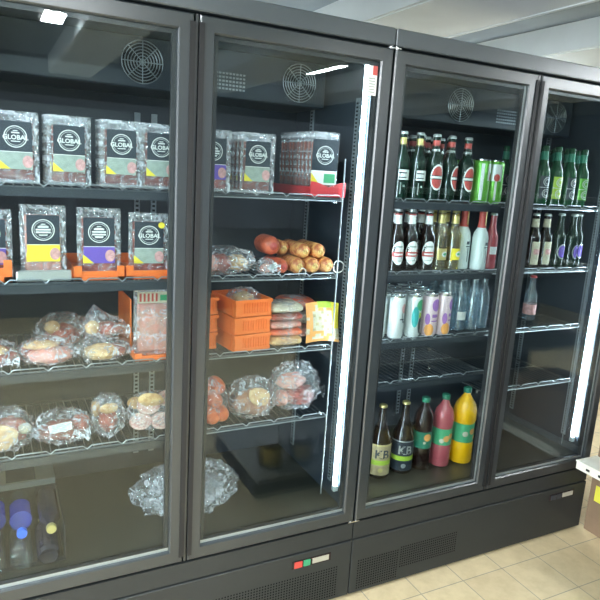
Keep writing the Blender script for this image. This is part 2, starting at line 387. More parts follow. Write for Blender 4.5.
def cooler(label, X0, ctrl, vents):
    t = thing('display_cooler', label, 'fridge', (X0, 0, 0), 0, None)
    W = CW; w = .028
    B().box(0.002, w, .05, .68, .03, 2.0).box(W - w, W - .002, .05, .68, .03, 2.0).box(w, W - w, .05, .68, 1.935, 2.0).box(w, W - w, .63, .68, .03, 1.935)\
       .box(w, W - w, .05, .63, .245, .352).box(.03, W - .03, .07, .60, .03, .245).build('cabinet', 'panel', t, False)
    B().box(w, w + .006, .052, .63, .352, 1.935).box(W - w - .006, W - w, .052, .63, .352, 1.935).box(w + .006, W - w - .006, .60, .63, .36, 1.929)\
       .box(w + .006, W - w - .006, .052, .60, 1.929, 1.935).build('inner_liner', 'liner', t, False)
    B().box(w + .006, W - w - .006, .052, .60, .352, ZF - .002).build('inner_deck', 'liner_floor', t, False)
    B().rbox(.002, W - .002, 0, .05, 1.948, 2.0, .003).build('header_panel', 'header_lit', t, False)
    B().box(.002, W - .002, .004, .05, .243, .309).build('lower_rail', 'panel', t, False)
    kp = B().rbox(.002, W - .002, .0, .05, .012, .238, .002).build('grille_panel', 'panel', t, False)
    b = B()
    for (a0, a1, z0, z1) in vents:
        nx = int((a1 - a0) / .0105); nz = int((z1 - z0) / .0105)
        for i in range(nx):
            for j in range(nz):
                cx = a0 + i * .0105; cz = z0 + j * .0105
                b._add([(cx + .0031 * math.cos(k * PI / 3), -.0006, cz + .0031 * math.sin(k * PI / 3)) for k in range(6)], [tuple(range(6))])
    b.build('vent_hole', 'hole', kp, False)['kind'] = 'stuff'
    # controls
    cp = B().box(ctrl, ctrl + .155, -.002, .004, .184, .214).build('control_panel', 'display', t, False)
    B().box(ctrl + .008, ctrl + .038, -.006, -.002, .188, .210).build('rocker_switch', 'switchred' if X0 < 0 else 'rail', cp, False)
    B().box(ctrl + .044, ctrl + .070, -.006, -.002, .188, .210).build('rocker_switch', 'switchgreen' if X0 < 0 else 'rail', cp, False)
    B().box(ctrl + .080, ctrl + .146, -.004, -.002, .189, .209).build('display', 'digits', cp, False)
    # doors
    mid = .632
    for k, (a, c) in enumerate(((.004, mid - .008), (mid + .008, W - .004))):
        f = .043; z0, z1 = .318, 1.940
        d = B().frame(a, c, z0, z1, [(0, .042), (0, .004), (.004, 0), (f - .004, 0), (f, .005), (f, .042)]).build('door', 'frame', t, False)
        B().box(a + f - .003, c - f + .003, .008, .012, z0 + f - .003, z1 - f + .003).build('glass_pane', 'glass', d, False)
        B().frame(a + f, c - f, z0 + f, z1 - f, [(0, .014), (.013, .014), (.013, .026), (0, .026)]).build('spacer_bar', 'spacer', d, False)
        B().box(a + f - .003, c - f + .003, .028, .031, z0 + f - .003, z1 - f + .003).build('glass_pane', 'glass', d, False)
        B().frame(a + .006, c - .006, z0 + .006, z1 - .006, [(0, .043), (.026, .043), (.026, .050), (0, .050)]).build('gasket', 'black', d, False)
        B().box(a + f, c - f, .0135, .0265, z0 + f - .002, z0 + f + .010).build('sill_strip_painted_lit', 'spacer_lit', d, False)  # LED light along the bottom spacer, put in as a bright strip
        if X0 >= 0: B().box(c - f - .008, c - f + .002, .0135, .0265, z0 + f + .010, z1 - f).build('side_strip_painted_lit', 'spacer_lit', d, False)  # lit right edge of the spacer, its brightness put into the colour
        hx = (c - .001) if k == 0 else (a + .001)
        s = 1 if k == 0 else -1
        xa, xb = sorted((hx - s * .011, hx + s * .004))
        B().box(xa, xb, -.0035, -.0005, z0 + .02, z1 - .02).build('handle_grip', 'black', d, False)
        ox = a + .008 if k == 0 else c - .008
        for zz in (z0 - .007, z1):
            b = B().lathe([(.005, 0), (.005, .0065)], 10, (ox, .008, zz)); b.box(ox - .012, ox + .012, .002, .016, zz + .001, zz + .004)
            b.build('hinge', 'chrome', d)
        if k == 1 and X0 < 0:
            st = B(); xs = c - f - .040
            st.box(xs, xs + .032, .0065, .0075, 1.795, 1.882); st.m = 1
            st.box(xs + .016, xs + .032, .0055, .0065, 1.855, 1.882); st.m = 2
            for q in range(6): st.box(xs + .004, xs + .026, .0058, .0064, 1.803 + q * .008, 1.806 + q * .008)
            st.build('sticker', ['white', 'red', 'labelgrey'], d, False)
    B().box(mid - .0035, mid + .0035, .004, .045, .318, 1.94).build('centre_strip', 'frame', t, False)
    # inside
    for xx in (W - .047, .041):
        l = B().lathe([(.0040, .43), (.0040, 1.90)], 10, (xx, .072, 0)).build('led_tube', 'led', t)
        for zz in (.41, 1.90): B().box(xx - .009, xx + .009, .068, .084, zz, zz + .02).build('end_cap', 'canwhite', l, False)
        B().box(xx - .008, xx + .008, .0805, .085, .43, 1.90).build('mounting_channel', 'strip', l, False)
    def slotted(name, bx, slots):
        bx.m = 1
        for q in slots: bx.box(*q)
        bx.build(name, ['strip', 'black'], t, False)
    xr = W - w - .006
    for yy in (.135, .46):
        slotted('shelf_upright', B().box(xr - .005, xr, yy - .012, yy + .012, .42, 1.80), [(xr - .0056, xr - .0049, yy - .006, yy + .006, .43 + q * .0125, .436 + q * .0125) for q in range(109)])
        slotted('shelf_upright', B().box(w + .006, w + .011, yy - .012, yy + .012, .42, 1.80), [(w + .0109, w + .0116, yy - .006, yy + .006, .43 + q * .0125, .436 + q * .0125) for q in range(109)])
    for xx in (mid - .030, mid + .030):
        slotted('shelf_upright', B().box(xx - .010, xx + .010, .594, .60, .42, 1.72), [(xx - .005, xx + .005, .5934, .5941, .43 + q * .016, .438 + q * .016) for q in range(79)])
    B().tube([(W - .098, .088, .40), (W - .098, .088, 1.60)], .0025, 6).build('front_post', 'wire', t)
    for i, z in enumerate(ZS):
        if X0 >= 0 and i == 3: wire_shelf(t, .050, .640, .800, .62); wire_shelf(t, .650, W - .100, z)
        else: wire_shelf(t, .050, W - .100, z, .60)
    # evaporator housing with fan guards
    ev = B().rbox(w + .03, W - w - .03, .33, .598, 1.775, 1.925, .004).build('evaporator_cover', 'liner', t, False)
    for cx in (.56, 1.10):
        b = B().flat_ring(cx, 1.85, .0, .062, .3285); b.m = 1
        for r in range(1, 8): b.tube([(cx + r * .009 * math.cos(q * PI / 12), .325, 1.85 + r * .009 * math.sin(q * PI / 12)) for q in range(24)], .0016, 4, True)
        for q in range(4): b.tube([(cx - .063 * math.cos(q * PI / 4), .3225, 1.85 - .063 * math.sin(q * PI / 4)), (cx + .063 * math.cos(q * PI / 4), .3225, 1.85 + .063 * math.sin(q * PI / 4))], .0016, 4)
        b.build('fan_guard', ['black', 'strip'], ev)
    b = B()
    for i in range(12):
        for j in range(5): b.box(.76 + i * .012, .768 + i * .012, .329, .3305, 1.80 + j * .012, 1.806 + j * .012)
    b.build('air_slot', 'strip', ev, False)['kind'] = 'stuff'
    return t
A0 = -1.264
cooler('left black two-door upright cooler stocked with packed meats and sausages', A0, CW - .245, [(.70, 1.215, .03, .165), (1.10, 1.215, .17, .172)])
cooler('right black two-door upright cooler stocked with beer, cans and juice', 0.0, CW - .235, [(.035, .23, .03, .165), (.23, .52, .07, .175)])

# ---------------------------------------------------------------- packed meat with round emblem
def emblem(parent, y, cz, R, txt, bars):
    b = B().flat_ring(0, cz, R * .92, R, y).flat_ring(0, cz, R * .78, R * .81, y).box(-R*.35, R*.35, y-.0002, y, cz + R*.30, cz + R*.42).box(-R*.2, R*.2, y-.0002, y, cz + R*.50, cz + R*.58).box(-R*.4, R*.4, y-.0002, y, cz - R*.46, cz - R*.38)
    if bars:
        for (z, wd) in bars: b.box(-wd / 2, wd / 2, y - .0002, y, cz + z - .0022, cz + z + .0022)
    e = b.build('emblem', 'white', parent, False)
    if txt: text_mesh(txt, R * .58, 'white', parent, 'lettering', (0, y - .0003, cz - .002), bold=.0004)
def make_pack(label, band, extra, meat, txt='GLOBAL', lump=False):
    """upright clear tray pack, base at z 0, face at -y"""
    t = thing('meat_pack', label, 'packed meat')
    W, H, D = .112, .185, .022
    b = B().rbox(-W / 2 + .006, W / 2 - .006, -.002, D, .002, H - .006, .005)
    b.frame(-W / 2, W / 2, 0, H, [(0, -.003), (.010, -.004), (.010, -.002), (0, -.001)])
    b.build('clear_tray', 'wrap', t, True)
    b = B()
    if lump:
        for q in range(4): b.blob((-.03 + q * .02, .009, .03 + .01 * (q % 2)), (.016, .008, .022), .15, 2, q + 3, 12)
    b.rbox(-W / 2 + .012, W / 2 - .012, .004, .018, .008, H * .86, .004)
    b.build('sliced_meat', meat, t)
    L = B(); lx = W / 2 - .016
    L.box(-lx, lx, -.0050, -.0042, H * .44, H * .86); L.m = 1
    L.box(-lx, lx, -.0050, -.0042, H * .20, H * .44); L.m = 2
    L._add([(-lx - .002, -.0056, H * .20), (-lx + .026, -.0056, H * .20), (-lx - .002, -.0056, H * .33)], [(0, 1, 2)]); L.m = 3
    L.flat_ring(lx - .012, H * .31, 0, .013, -.0056, 16, 1.25); L.m = 4
    L.box(-lx, lx, -.0054, -.0051, H * .438, H * .446)
    lab = L.build('printed_label', ['labeldark', band, 'yellow', extra, 'white'], t, False)
    emblem(lab, -.0058, H * .65, .028, txt, None if txt else [(.008, .026), (.001, .036), (-.006, .036), (-.013, .02)])
    return t
Z1, Z2, Z3, Z4 = ZS
pk = make_pack('clear emblem pack with grey band, leftmost on the top shelf of the first door', 'labelgrey', 'pinkprint', 'meatdark')
pk.location = (-1.073, .14, Z1); pk['group'] = 'emblem packs on the top shelf'
def put_pack(src, x, y, z, label, rz=0, tilt=0, s=1): 
    o = copy_thing(src, (x, y, z), label=label, rot=(tilt, 0, rz)); o.scale = (s, s, s); return o
spec1 = [(-.941, 'large clear pack with round emblem, second from left on the top shelf', -.03), (-.802, 'clear pack with emblem and yellow corner, third from left on the top shelf', -.06),
         (-.690, 'clear pack half hidden by the first door frame on the top shelf', -.05), (-.386, 'clear pack with dull emblem behind the second door, right of the frame', -.1)]
pk.rotation_euler = (0, 0, -.04)
for x, lb, rz in spec1: put_pack(pk, x, .14, Z1, lb, rz)['group'] = 'emblem packs on the top shelf'
for (x, n) in ((-1.073, 3), (-.941, 3), (-.802, 2), (-.690, 5), (-.386, 4)):
    for k in range(n):
        o = put_pack(pk, x + random.uniform(-.006, .004), .172 + k * .032, Z1, 'clear meat pack standing behind the front emblem packs of the top shelf', random.uniform(-.06, .04)); o['group'] = 'rear rows of meat packs on the top shelf'
pv = make_pack('clear pack with violet band in the leftmost orange tray, second shelf', 'violet', 'pinkprint', 'meat', txt=None)
pv.location = (-1.146, .14, Z2 + .0042)
put_pack(pv, -.528, .15, Z1, 'clear pack with violet band just right of the first frame on the top shelf', -.05)
o = put_pack(pv, -.520, .185, Z1, 'brown sliced meat pack behind the violet-band pack of the top shelf', -.12)
put_pack(pv, -.866, .13, Z2 + .0042, 'violet-band meat pack leaning in the orange tray on the second shelf', -.05, -.04, 1.06)
py = make_pack('tall clear pack with bright yellow band on the second shelf', 'yellow', 'pinkprint', 'meatpink', txt=None, lump=True)
py.location = (-1.013, .13, Z2 + .012); py.scale = (1.04, 1, 1.04)
pg = make_pack('clear pack with grey band and yellow dot on the second shelf beside the frame', 'labelgrey', 'pinkprint', 'meat', lump=True)
b = B().flat_ring(.034, .150, 0, .009, -.0064, 16); b.build('round_sticker', 'yellow', pg, False)
pg.location = (-.724, .13, Z2 + .0042); pg.rotation_euler = (-.04, 0, -.08); pg.scale = (1.05, 1, 1.0)
# clear stand under the yellow-band pack
tag(B().rbox(-1.085, -.945, .094, .108, Z2, Z2 + .030, .003).box(-1.085, -.945, .108, .30, Z2, Z2 + .010).build('price_holder', 'silver', smooth=False), 'grey plastic price holder under the yellow-band pack', 'price holder')
def orange_tray(label, x0, x1, z, D=.30, h=.034):
    t = thing('shelf_tray', label, 'tray', ((x0 + x1) / 2, .098, z)); w = (x1 - x0) / 2 - .002
    B().box(-w, w, 0, D, 0, .003).box(-w, -w + .003, 0, D, .003, h).box(w - .003, w, 0, D, .003, h).box(-w + .003, w - .003, D - .003, D, .003, h)\
       .box(-w + .003, w - .003, 0, .003, .003, h * .75).build('tray_body', 'orange', t, False)
    B().box(-w, -w + .02, -.003, 0, 0, h * 1.2).box(w - .02, w, -.003, 0, 0, h * 1.2).box(-w, w, -.003, 0, 0, h * .3).build('front_lip', 'orange', t, False)
orange_tray('orange tray under the violet-band pack on the second shelf', -.940, -.800, Z2)
orange_tray('orange tray under the grey-band pack beside the frame', -.798, -.655, Z2)
orange_tray('orange tray at the left edge of the photo on the second shelf', -1.20, -1.092, Z2, h=.05)

# slices pack right of door 2, top shelf
def slim_pack(label, front):
    t = thing('meat_pack', label, 'packed meat')
    B().rbox(-.050, .050, 0, .014, 0, .20, .003).build('clear_film', 'wrap', t, True)
    b = B().rbox(-.046, .046, .003, .011, .004, .17, .003); b.build('sliced_meat', 'meatdark', t)
    if front:
        L = B().box(-.045, .045, -.0022, -.0012, .075, .175); L.m = 1; L.box(-.045, .045, -.0022, -.0012, .030, .075); L.m = 2
        L._add([(-.045, -.0028, .034), (-.018, -.0028, .034), (-.045, -.0028, .068)], [(0, 1, 2)]); L.m = 3; L.box(.0, .04, -.0026, -.0022, .036, .066)
        lab = L.build('printed_label', ['labeldark', 'white', 'yellow', 'greenprint'], t, False)
        emblem(lab, -.0030, .125, .030, 'GLOBAL', None)
    return t
sp = slim_pack('clear pack with dark emblem label and green patch in the red tray', True)
sp.location = (-.150, .135, Z1 + .008); sp.rotation_euler = (.02, 0, -.12)
sb = slim_pack('thin pack of dark sliced meat filed behind the green-patch pack', False)
sb.location = (-.152, .158, Z1 + .008); sb['group'] = 'thin packs filed behind the green-patch pack'
for k in range(9): copy_thing(sb, (-.155 - .002 * (k % 3), .158 + .021 * (k + 1), Z1 + .008), label='thin pack of dark sliced meat filed behind the green-patch pack', rz=-.12)
t = thing('red_tray', 'red plastic tray holding the thin packs on the top shelf of the second door', 'tray', (-.150, .10, Z1))
B().box(-.062, .062, 0, .30, 0, .004).box(-.062, -.058, 0, .30, .004, .03).box(.058, .062, 0, .30, .004, .03).build('tray_body', 'redp', t, False)
b = B(); n = 12
for k in range(n):
    x0 = -.065 + .130 * k / n; x1 = -.065 + .130 * (k + 1) / n; h0 = .030 + .018 * abs(math.cos(k * PI / n)); h1 = .030 + .018 * abs(math.cos((k + 1) * PI / n))
    b._add([(x0, -.001, 0), (x1, -.001, 0), (x1, -.001, h1), (x0, -.001, h0), (x0, -.005, 0), (x1, -.005, 0), (x1, -.005, h1), (x0, -.005, h0)], [(0, 1, 2, 3), (7, 6, 5, 4), (3, 2, 6, 7), (0, 4, 5, 1), (0, 3, 7, 4), (1, 5, 6, 2)])
b.build('front_lip', 'redp', t, False)

# ---------------------------------------------------------------- bags of meat
def meat_bag(label, loc, size, pieces, seed, extra=None, rz=0, amp=.16, seg=34, mat_film='bag', peak=None):
    """pieces: (mat, (x,y,z) offset, radii, name)"""
    t = thing('meat_bag', label, 'bagged meat', loc, rz)
    sx, sy, sz = size
    ext = max(abs(p_[1][0]) + p_[2][0] for p_ in pieces); k_ = min(1, (sx / 2 - .004) / ext)
    pieces = [(p_[0], (p_[1][0] * k_, p_[1][1], p_[1][2]), (p_[2][0] * k_, p_[2][1], p_[2][2])) + tuple(p_[3:]) for p_ in pieces]
    for i, pc in enumerate(pieces):
        mt, c, r, nm = pc[:4]
        b = B()
        if nm == 'slice' or nm == 'bread_slice':
            b.blob((0, 0, 0), r, .05, 2, seed + i, 18)
            o = b.build(nm, mt, t); o.location = c; o.rotation_euler = pc[4] if len(pc) > 4 else (0, 0, 0)
        elif nm == 'paper_label':
            b.box(-r[0], r[0], -.0006, .0006, -r[2], r[2]); b.m = 1
            for q in range(4): b.box(-r[0] * .8, r[0] * (.8 - .3 * (q % 2)), -.0010, -.0007, -r[2] * .7 + q * r[2] * .42, -r[2] * .7 + q * r[2] * .42 + .003)
            o = b.build(nm, [mt, 'labelgrey'], t, False); o.location = c; o.rotation_euler = pc[4] if len(pc) > 4 else (0, 0, 0)
        else:
            b.blob(c, r, .10, 2.4, seed + i, 18, flat=.003); b.build(nm, mt, t)
    b = B(); b.blob((0, 0, sz * .5), (sx / 2, sy / 2, sz / 2), amp, 3.2, seed, seg, flat=.001, sharp=True)
    if peak:
        v2 = []
        for (x, y, z) in b.v:
            d = max(0, 1 - math.hypot(x - peak[0], z - peak[2]) / peak[3]); v2.append((x + (peak[0] - x) * 0.2 * d, y, z + d * d * peak[4]))
        b.v = v2
    # flared, gathered corners of the film
    for k in range(3):
        a = seed * 1.7 + k * 2.2; q = B()
        n = 9; c = (math.cos(a) * sx * .42, -abs(math.sin(a)) * sy * .40, sz * (.25 + .15 * k)); L = .035 + .012 * k
        vs = [c]; d = Vector((math.cos(a), -.5, .25 - .2 * k)).normalized()
        for j in range(n):
            sp_ = (j - n / 2) * .17; e = Vector((d.x * math.cos(sp_) - d.z * math.sin(sp_), d.y + .25 * (j % 2), d.x * math.sin(sp_) + d.z * math.cos(sp_)))
            p_ = Vector(c) + e * L; vs.append((p_.x, p_.y, max(p_.z, .002)))
        b._add(vs, [(0, j + 1, j + 2) for j in range(n - 1)])
    hz = sz * 1.04 + (.03 if peak else 0)
    nb = (seg // 2 + 3) * seg       # the body stays inside its footprint, the gathered corners stick out a little
    b.v = [(max(-sx * q, min(sx * q, x)), max(-sy / 2, min(sy / 2, y)), min(hz + (.02 if i >= nb else 0), z)) for i, (x, y, z) in enumerate(b.v) for q in ((.58,) if i >= nb else (.51,))]
    b.build('plastic_film', mat_film, t, False)
    return t
# third shelf, first door
meat_bag('clear bag of pink meat with pale rind, leftmost on the third shelf', (-1.143, .17, Z3), (.120, .13, .07), [('meat', (0, 0, .03), (.055, .045, .026), 'meat'), ('fat', (.0, -.035, .052), (.030, .012, .014), 'rind')], 3)
meat_bag('flat clear bag of meat with a long curved rind on the third shelf', (-1.010, .16, Z3), (.150, .13, .072), [('meatpink', (.01, -.02, .028), (.062, .04, .024), 'meat'), ('meat', (-.03, .03, .03), (.04, .03, .028), 'meat'), ('fat', (-.015, -.01, .056), (.050, .026, .012), 'rind')], 5)
meat_bag('clear bag of mince-coloured meat with an oval rind on the third shelf', (-.955, .295, Z3), (.15, .12, .11), [('meat', (0, 0, .04), (.055, .045, .036), 'meat'), ('fat', (-.03, -.025, .075), (.022, .012, .020), 'rind')], 8)
meat_bag('flat clear bag of pale meat under the peaked bag on the third shelf', (-.850, .165, Z3), (.150, .13, .060), [('fat', (-.01, -.02, .026), (.050, .045, .022), 'pale_meat'), ('meat', (.035, 0, .022), (.028, .04, .018), 'meat')], 11)
meat_bag('peaked clear bag of meat lying on top of the pale bag on the third shelf', (-.850, .175, Z3 + .064), (.13, .10, .060), [('meat', (.01, 0, .024), (.045, .03, .020), 'meat'), ('fat', (-.035, -.02, .034), (.020, .014, .020), 'rind')], 14, peak=(-.02, 0, .05, .06, .045))
# upright ham tray
t = thing('ham_tray', 'upright clear pack of pink ham in an orange tray beside the first door frame', 'packed meat', (-.700, .135, Z3 + .004), -.03)
B().rbox(-.062, .062, 0, .028, .006, .205, .004).frame(-.068, .068, .003, .208, [(0, -.003), (.008, -.003), (.008, 0), (0, 0)]).build('clear_film', 'wrap', t)
B().rbox(-.054, .052, .006, .024, .01, .165, .004).build('ham', 'meatpink', t)
L = B().box(-.056, .056, -.0008, -.0002, .165, .20); L.m = 1; L.box(.012, .05, -.0014, -.0009, .172, .19); L.m = 2
for q in range(5): L.box(-.05 + q * .012, -.044 + q * .012, -.0014, -.0009, .170, .195)
L.build('printed_label', ['cream', 'greenprint', 'red'], t, False)
orange_tray('orange tray holding the upright ham pack beside the frame on the third shelf', -.772, -.640, Z3, D=.25, h=.020)
t = thing('orange_panel', 'orange plastic divider standing left of the upright ham pack', 'divider', (-.766, .17, Z3 + .004))
B().rbox(-.004, .0, 0, .20, 0, .17, .001).build('panel', 'orange', t, False)
# fourth shelf, first door
meat_bag('clear bag with a large round pale cheese slice, leftmost on fourth shelf', (-1.130, .16, Z4), (.155, .12, .12), [('fat', (-.015, -.035, .05), (.052, .010, .045), 'slice', (.25, 0, 0)), ('meat', (.02, .015, .05), (.045, .03, .04), 'meat'), ('cream', (.055, -.01, .06), (.018, .012, .016), 'pale_meat')], 21)
meat_bag('flat vacuum bag of dark salami with a white paper label on the fourth shelf', (-.970, .165, Z4), (.160, .13, .095), [('meatdark', (.0, 0, .035), (.085, .04, .030), 'meat'), ('meat', (.055, 0, .05), (.03, .03, .028), 'meat'), ('white', (-.012, -.047, .062), (.035, .001, .012), 'paper_label', (-.5, -.12, 0))], 24)
meat_bag('clear bag with a reddish ham under an orange crust slice on the fourth shelf', (-.838, .17, Z4), (.100, .12, .125), [('meat', (0, .0, .045), (.040, .035, .036), 'meat'), ('fat', (0, -.02, .092), (.040, .012, .020), 'slice', (.4, 0, 0)), ('fat', (-.045, .03, .075), (.02, .02, .025), 'rind')], 27)
sal = thing('salami_pack', 'bag of speckled salami slices under an orange crust beside the frame, fourth shelf', 'bagged meat', (-.700, .17, Z4))
for (x, y, z, r, mt_) in ((-.042, -.02, .032, .034, 'salami'), (.022, -.030, .030, .034, 'salami'), (-.015, -.01, .078, .036, 'salami'), (.046, .0, .092, .032, 'salami'), (-.050, .02, .08, .024, 'fat')):
    o = B().lathe([(.0005, -.012), (r * .95, -.012), (r, -.008), (r, .008), (r * .95, .012), (.0005, .012)], 22, (0, 0, 0), 'y').build('salami_slice', mt_, sal); o.location = (x, y, z + .004); o.rotation_euler = (-.35, 0, 0); o.scale = (1, 1, .8)
o = B().blob((0, 0, 0), (.042, .012, .024), .06, 2, 4, 18).build('crust_slice', 'fat', sal); o.location = (-.012, -.028, .108); o.rotation_euler = (.3, .2, 0)
B().blob((0, 0, .062), (.078, .056, .060), .10, 3, 31, 34, flat=.001, sharp=True).build('plastic_film', 'bag', sal, False)
# second door
meat_bag('wide clear bag of pale pink meats, left of the sausage rolls on the second shelf', (-.480, .175, Z2), (.205, .15, .085), [('meatpink', (-.07, -.02, .036), (.05, .04, .03), 'meat'), ('meat', (-.01, -.01, .034), (.045, .04, .028), 'meat'), ('fat', (.055, -.015, .036), (.045, .035, .026), 'pale_meat'), ('salami', (-.09, .02, .05), (.03, .03, .028), 'meat')], 33)
meat_bag('narrow clear pack poking out in front of the sausage rolls on the second shelf', (-.340, .135, Z2), (.066, .06, .05), [('meatpink', (0, 0, .02), (.035, .015, .014), 'meat'), ('white', (.02, -.024, .028), (.026, .001, .008), 'paper_label', (-.3, -.5, 0))], 35, seg=24)
def roll(label, x, y, z, r, mt_, L=.17, loop=False, rz=0):
    t = thing('sausage_roll', label, 'sausage', (x, y, z), rz, None)
    B().lathe([(.001, 0), (r * .55, .003), (r * .9, .014), (r, .03), (r, L - .03), (r * .8, L - .01), (.001, L)], 20, (0, 0, 0), 'y').build('casing', mt_, t)
    B().lathe([(.001, -.010), (.006, -.009), (.004, -.002), (r * .5, .0035)], 12, (0, 0, 0), 'y').build('tied_end', 'rollend' if mt_ == 'roll' else 'red', t)
    if loop:
        pts = [(.012 * math.sin(q * 2 * PI / 14) + .004, -.012 - .004 * math.sin(q), -.024 + .020 * math.cos(q * 2 * PI / 14)) for q in range(14)]
        B().tube(pts, .0015, 5, True).tube([(0, -.006, 0), (.003, -.012, -.006)], .0015, 5).build('string_loop', 'string', t)
    return t
r = .0265
roll('mottled sausage roll with a hanging string loop, bottom row left', -.226, .115, Z2 + r, r, 'roll', loop=True)
roll('mottled sausage roll in the middle of the bottom row', -.170, .112, Z2 + r, r, 'roll')
roll('mottled sausage roll at the right end of the bottom row', -.115, .115, Z2 + r, r, 'roll')
roll('mottled sausage roll at the left of the upper row', -.198, .135, Z2 + r * 2.75, r * .98, 'roll')
roll('mottled sausage roll at the right of the upper row', -.142, .130, Z2 + r * 2.75, r * .98, 'roll')
roll('small mottled sausage roll at the back left of the pile', -.252, .19, Z2 + r * 2.85, r * .95, 'roll', L=.12)
roll('red sausage roll at the lower left of the sausage pile', -.283, .118, Z2 + .024, .024, 'redroll', L=.15)
roll('large glossy red sausage roll leaning above the pale ones', -.308, .155, Z2 + .088, .032, 'redroll', L=.12)
t = thing('string_loop', 'white string loop lying at the right end of the sausage shelf', 'string', (-.082, .11, Z2 + .024))
B().tube([(.020 * math.cos(q * 2 * PI / 16), -.004 * math.sin(q), .020 * math.sin(q * 2 * PI / 16)) for q in range(16)], .0018, 5, True).build('loop', 'string', t)

def basket(label):
    t = thing('basket', label, 'basket'); w, d, h = .066, .17, .056
    b = B().box(-w, w, 0, d, 0, .003)
    b.box(-w - .003, w + .003, -.004, 0, h - .010, h).box(-w, w, -.003, 0, .003, .012).box(-w - .003, w + .003, d, d + .004, h - .010, h).box(-w, w, d - .003, d, .003, h - .010)
    for k in range(11): b.box(-w + .022 + k * .0095, -w + .0265 + k * .0095, -.003, 0, .012, h - .010)
    b.box(-w, -w + .022, -.003, 0, .012, h - .010).box(-w, w, .0, .001, .003, h - .01)
    for s in (-1, 1):
        x0, x1 = sorted((s * w, s * (w - .003))); b.box(x0, x1, 0, d, .003, h - .01); x0, x1 = sorted((s * (w - .001), s * (w + .003))); b.box(x0, x1, 0, d, h - .01, h)
        b.box(min(s * w, s * (w + .002)), max(s * w, s * (w + .002)), .02, .024, .003, h - .01).box(min(s * w, s * (w + .002)), max(s * w, s * (w + .002)), .14, .144, .003, h - .01)
    b.build('basket_body', 'orange', t, False); return t
bk = basket('bottom orange basket of the front stack on the third shelf'); bk.location = (-.388, .11, Z3); bk.rotation_euler = (0, 0, .12); bk['group'] = 'orange stacked baskets'
copy_thing(bk, (-.390, .11, Z3 + .058), .12, 'middle orange basket of the front stack on the third shelf')
copy_thing(bk, (-.388, .11, Z3 + .116), .12, 'top orange basket of the front stack on the third shelf')
copy_thing(bk, (-.560, .16, Z3), .05, 'bottom orange basket of the left stack behind the frame')
copy_thing(bk, (-.558, .16, Z3 + .058), .05, 'middle orange basket of the left stack behind the frame')
copy_thing(bk, (-.559, .16, Z3 + .116), .05, 'top orange basket of the left stack behind the frame')
meat_bag('clear bag of pale meat heaped in the top front basket', (-.395, .19, Z3 + .120), (.11, .12, .075), [('fat', (0, 0, .035), (.04, .04, .028), 'pale_meat')], 37, seg=24)
def flat_pack(label, x, y, z, mt_, w=.12, h=.024, rz=0, lump=False):
    t = thing('flat_pack', label, 'packed meat', (x, y, z), rz)
    B().rbox(-w / 2 + .006, w / 2 - .006, .006, .114, .003, h - .004, h * .22).build('filling', mt_, t)
    B().blob((0, .06, h * .5), (w / 2, .066, h * .5 + .001), .08, 4, int(z * 91), 26, flat=.0003, sharp=True).build('plastic_film', 'bag', t, False)
fz = Z3
for nm, mt_, hh in (('bottom pale flat meat pack beside the orange baskets', 'fat', .034), ('lower orange-red flat pack in the pile beside the baskets', 'frank', .026), ('pinkish flat pack in the middle of the pile beside the baskets', 'meatpink', .028), ('reddish flat pack near the top of the pile beside the baskets', 'meat', .026), ('white flat pack topping the pile beside the baskets', 'cream', .034)):
    flat_pack(nm, -.258, .115, fz + .001, mt_, .128, hh, rz=random.uniform(-.1, .1)); fz += hh
flat_pack('red lumpy pack lying behind the yellow bag on the third shelf', -.165, .20, Z3 + .10, 'frank', .13, .045)
flat_pack('pale pack under the red lumpy pack behind the yellow bag', -.160, .20, Z3 + .05, 'cream', .12, .05)
flat_pack('pink pack at the bottom of the pile behind the yellow bag', -.160, .20, Z3, 'meatpink', .12, .05)
# yellow bag
t = thing('snack_bag', 'yellow and white printed bag leaning at the right end of the third shelf', 'bag', (-.118, .118, Z3 + .004), -.15)
b = B(); nx, nz = 12, 14; Wd, H = .125, .135; vs = []
for sgn in (-1, 1):
    for j in range(nz + 1):
        for i in range(nx + 1):
            u, v = i / nx, j / nz; th = (math.sin(PI * u) ** .5) * (math.sin(PI * min(max((v * 1.1 - .05), 0), 1)) ** .5) * .018
            vs.append(((u - .5) * Wd * (1 - .06 * math.sin(PI * v)), sgn * th + v * .03 + .003 * noise.noise(Vector((u * 5, v * 5, sgn))), v * H + .008 * math.sin(u * PI)))
N = (nx + 1) * (nz + 1)
for sgn in (0, 1):
    for j in range(nz):
        for i in range(nx):
            a = sgn * N + j * (nx + 1) + i; f = (a, a + 1, a + nx + 2, a + nx + 1)
            u, v = i / nx, j / nz
            mi = 0
            if u > .72 and v > .35: mi = 1
            elif u > .15 and .30 - .2 * u < v < .80 - .35 * abs(u - .5): mi = 2 if (i + 2 * j) % 5 else 4
            elif v > .80 and u > .3: mi = 3
            elif noise.noise(Vector((u * 5, v * 6, 2))) > .18: mi = 2
            b.m = mi; o_ = len(b.v)
            b.f.append(f if sgn == 0 else tuple(reversed(f))); b.mi.append(mi)
b.v = vs
b.build('printed_film', ['canorange', 'yellow', 'cream', 'lime', 'tan'], t)
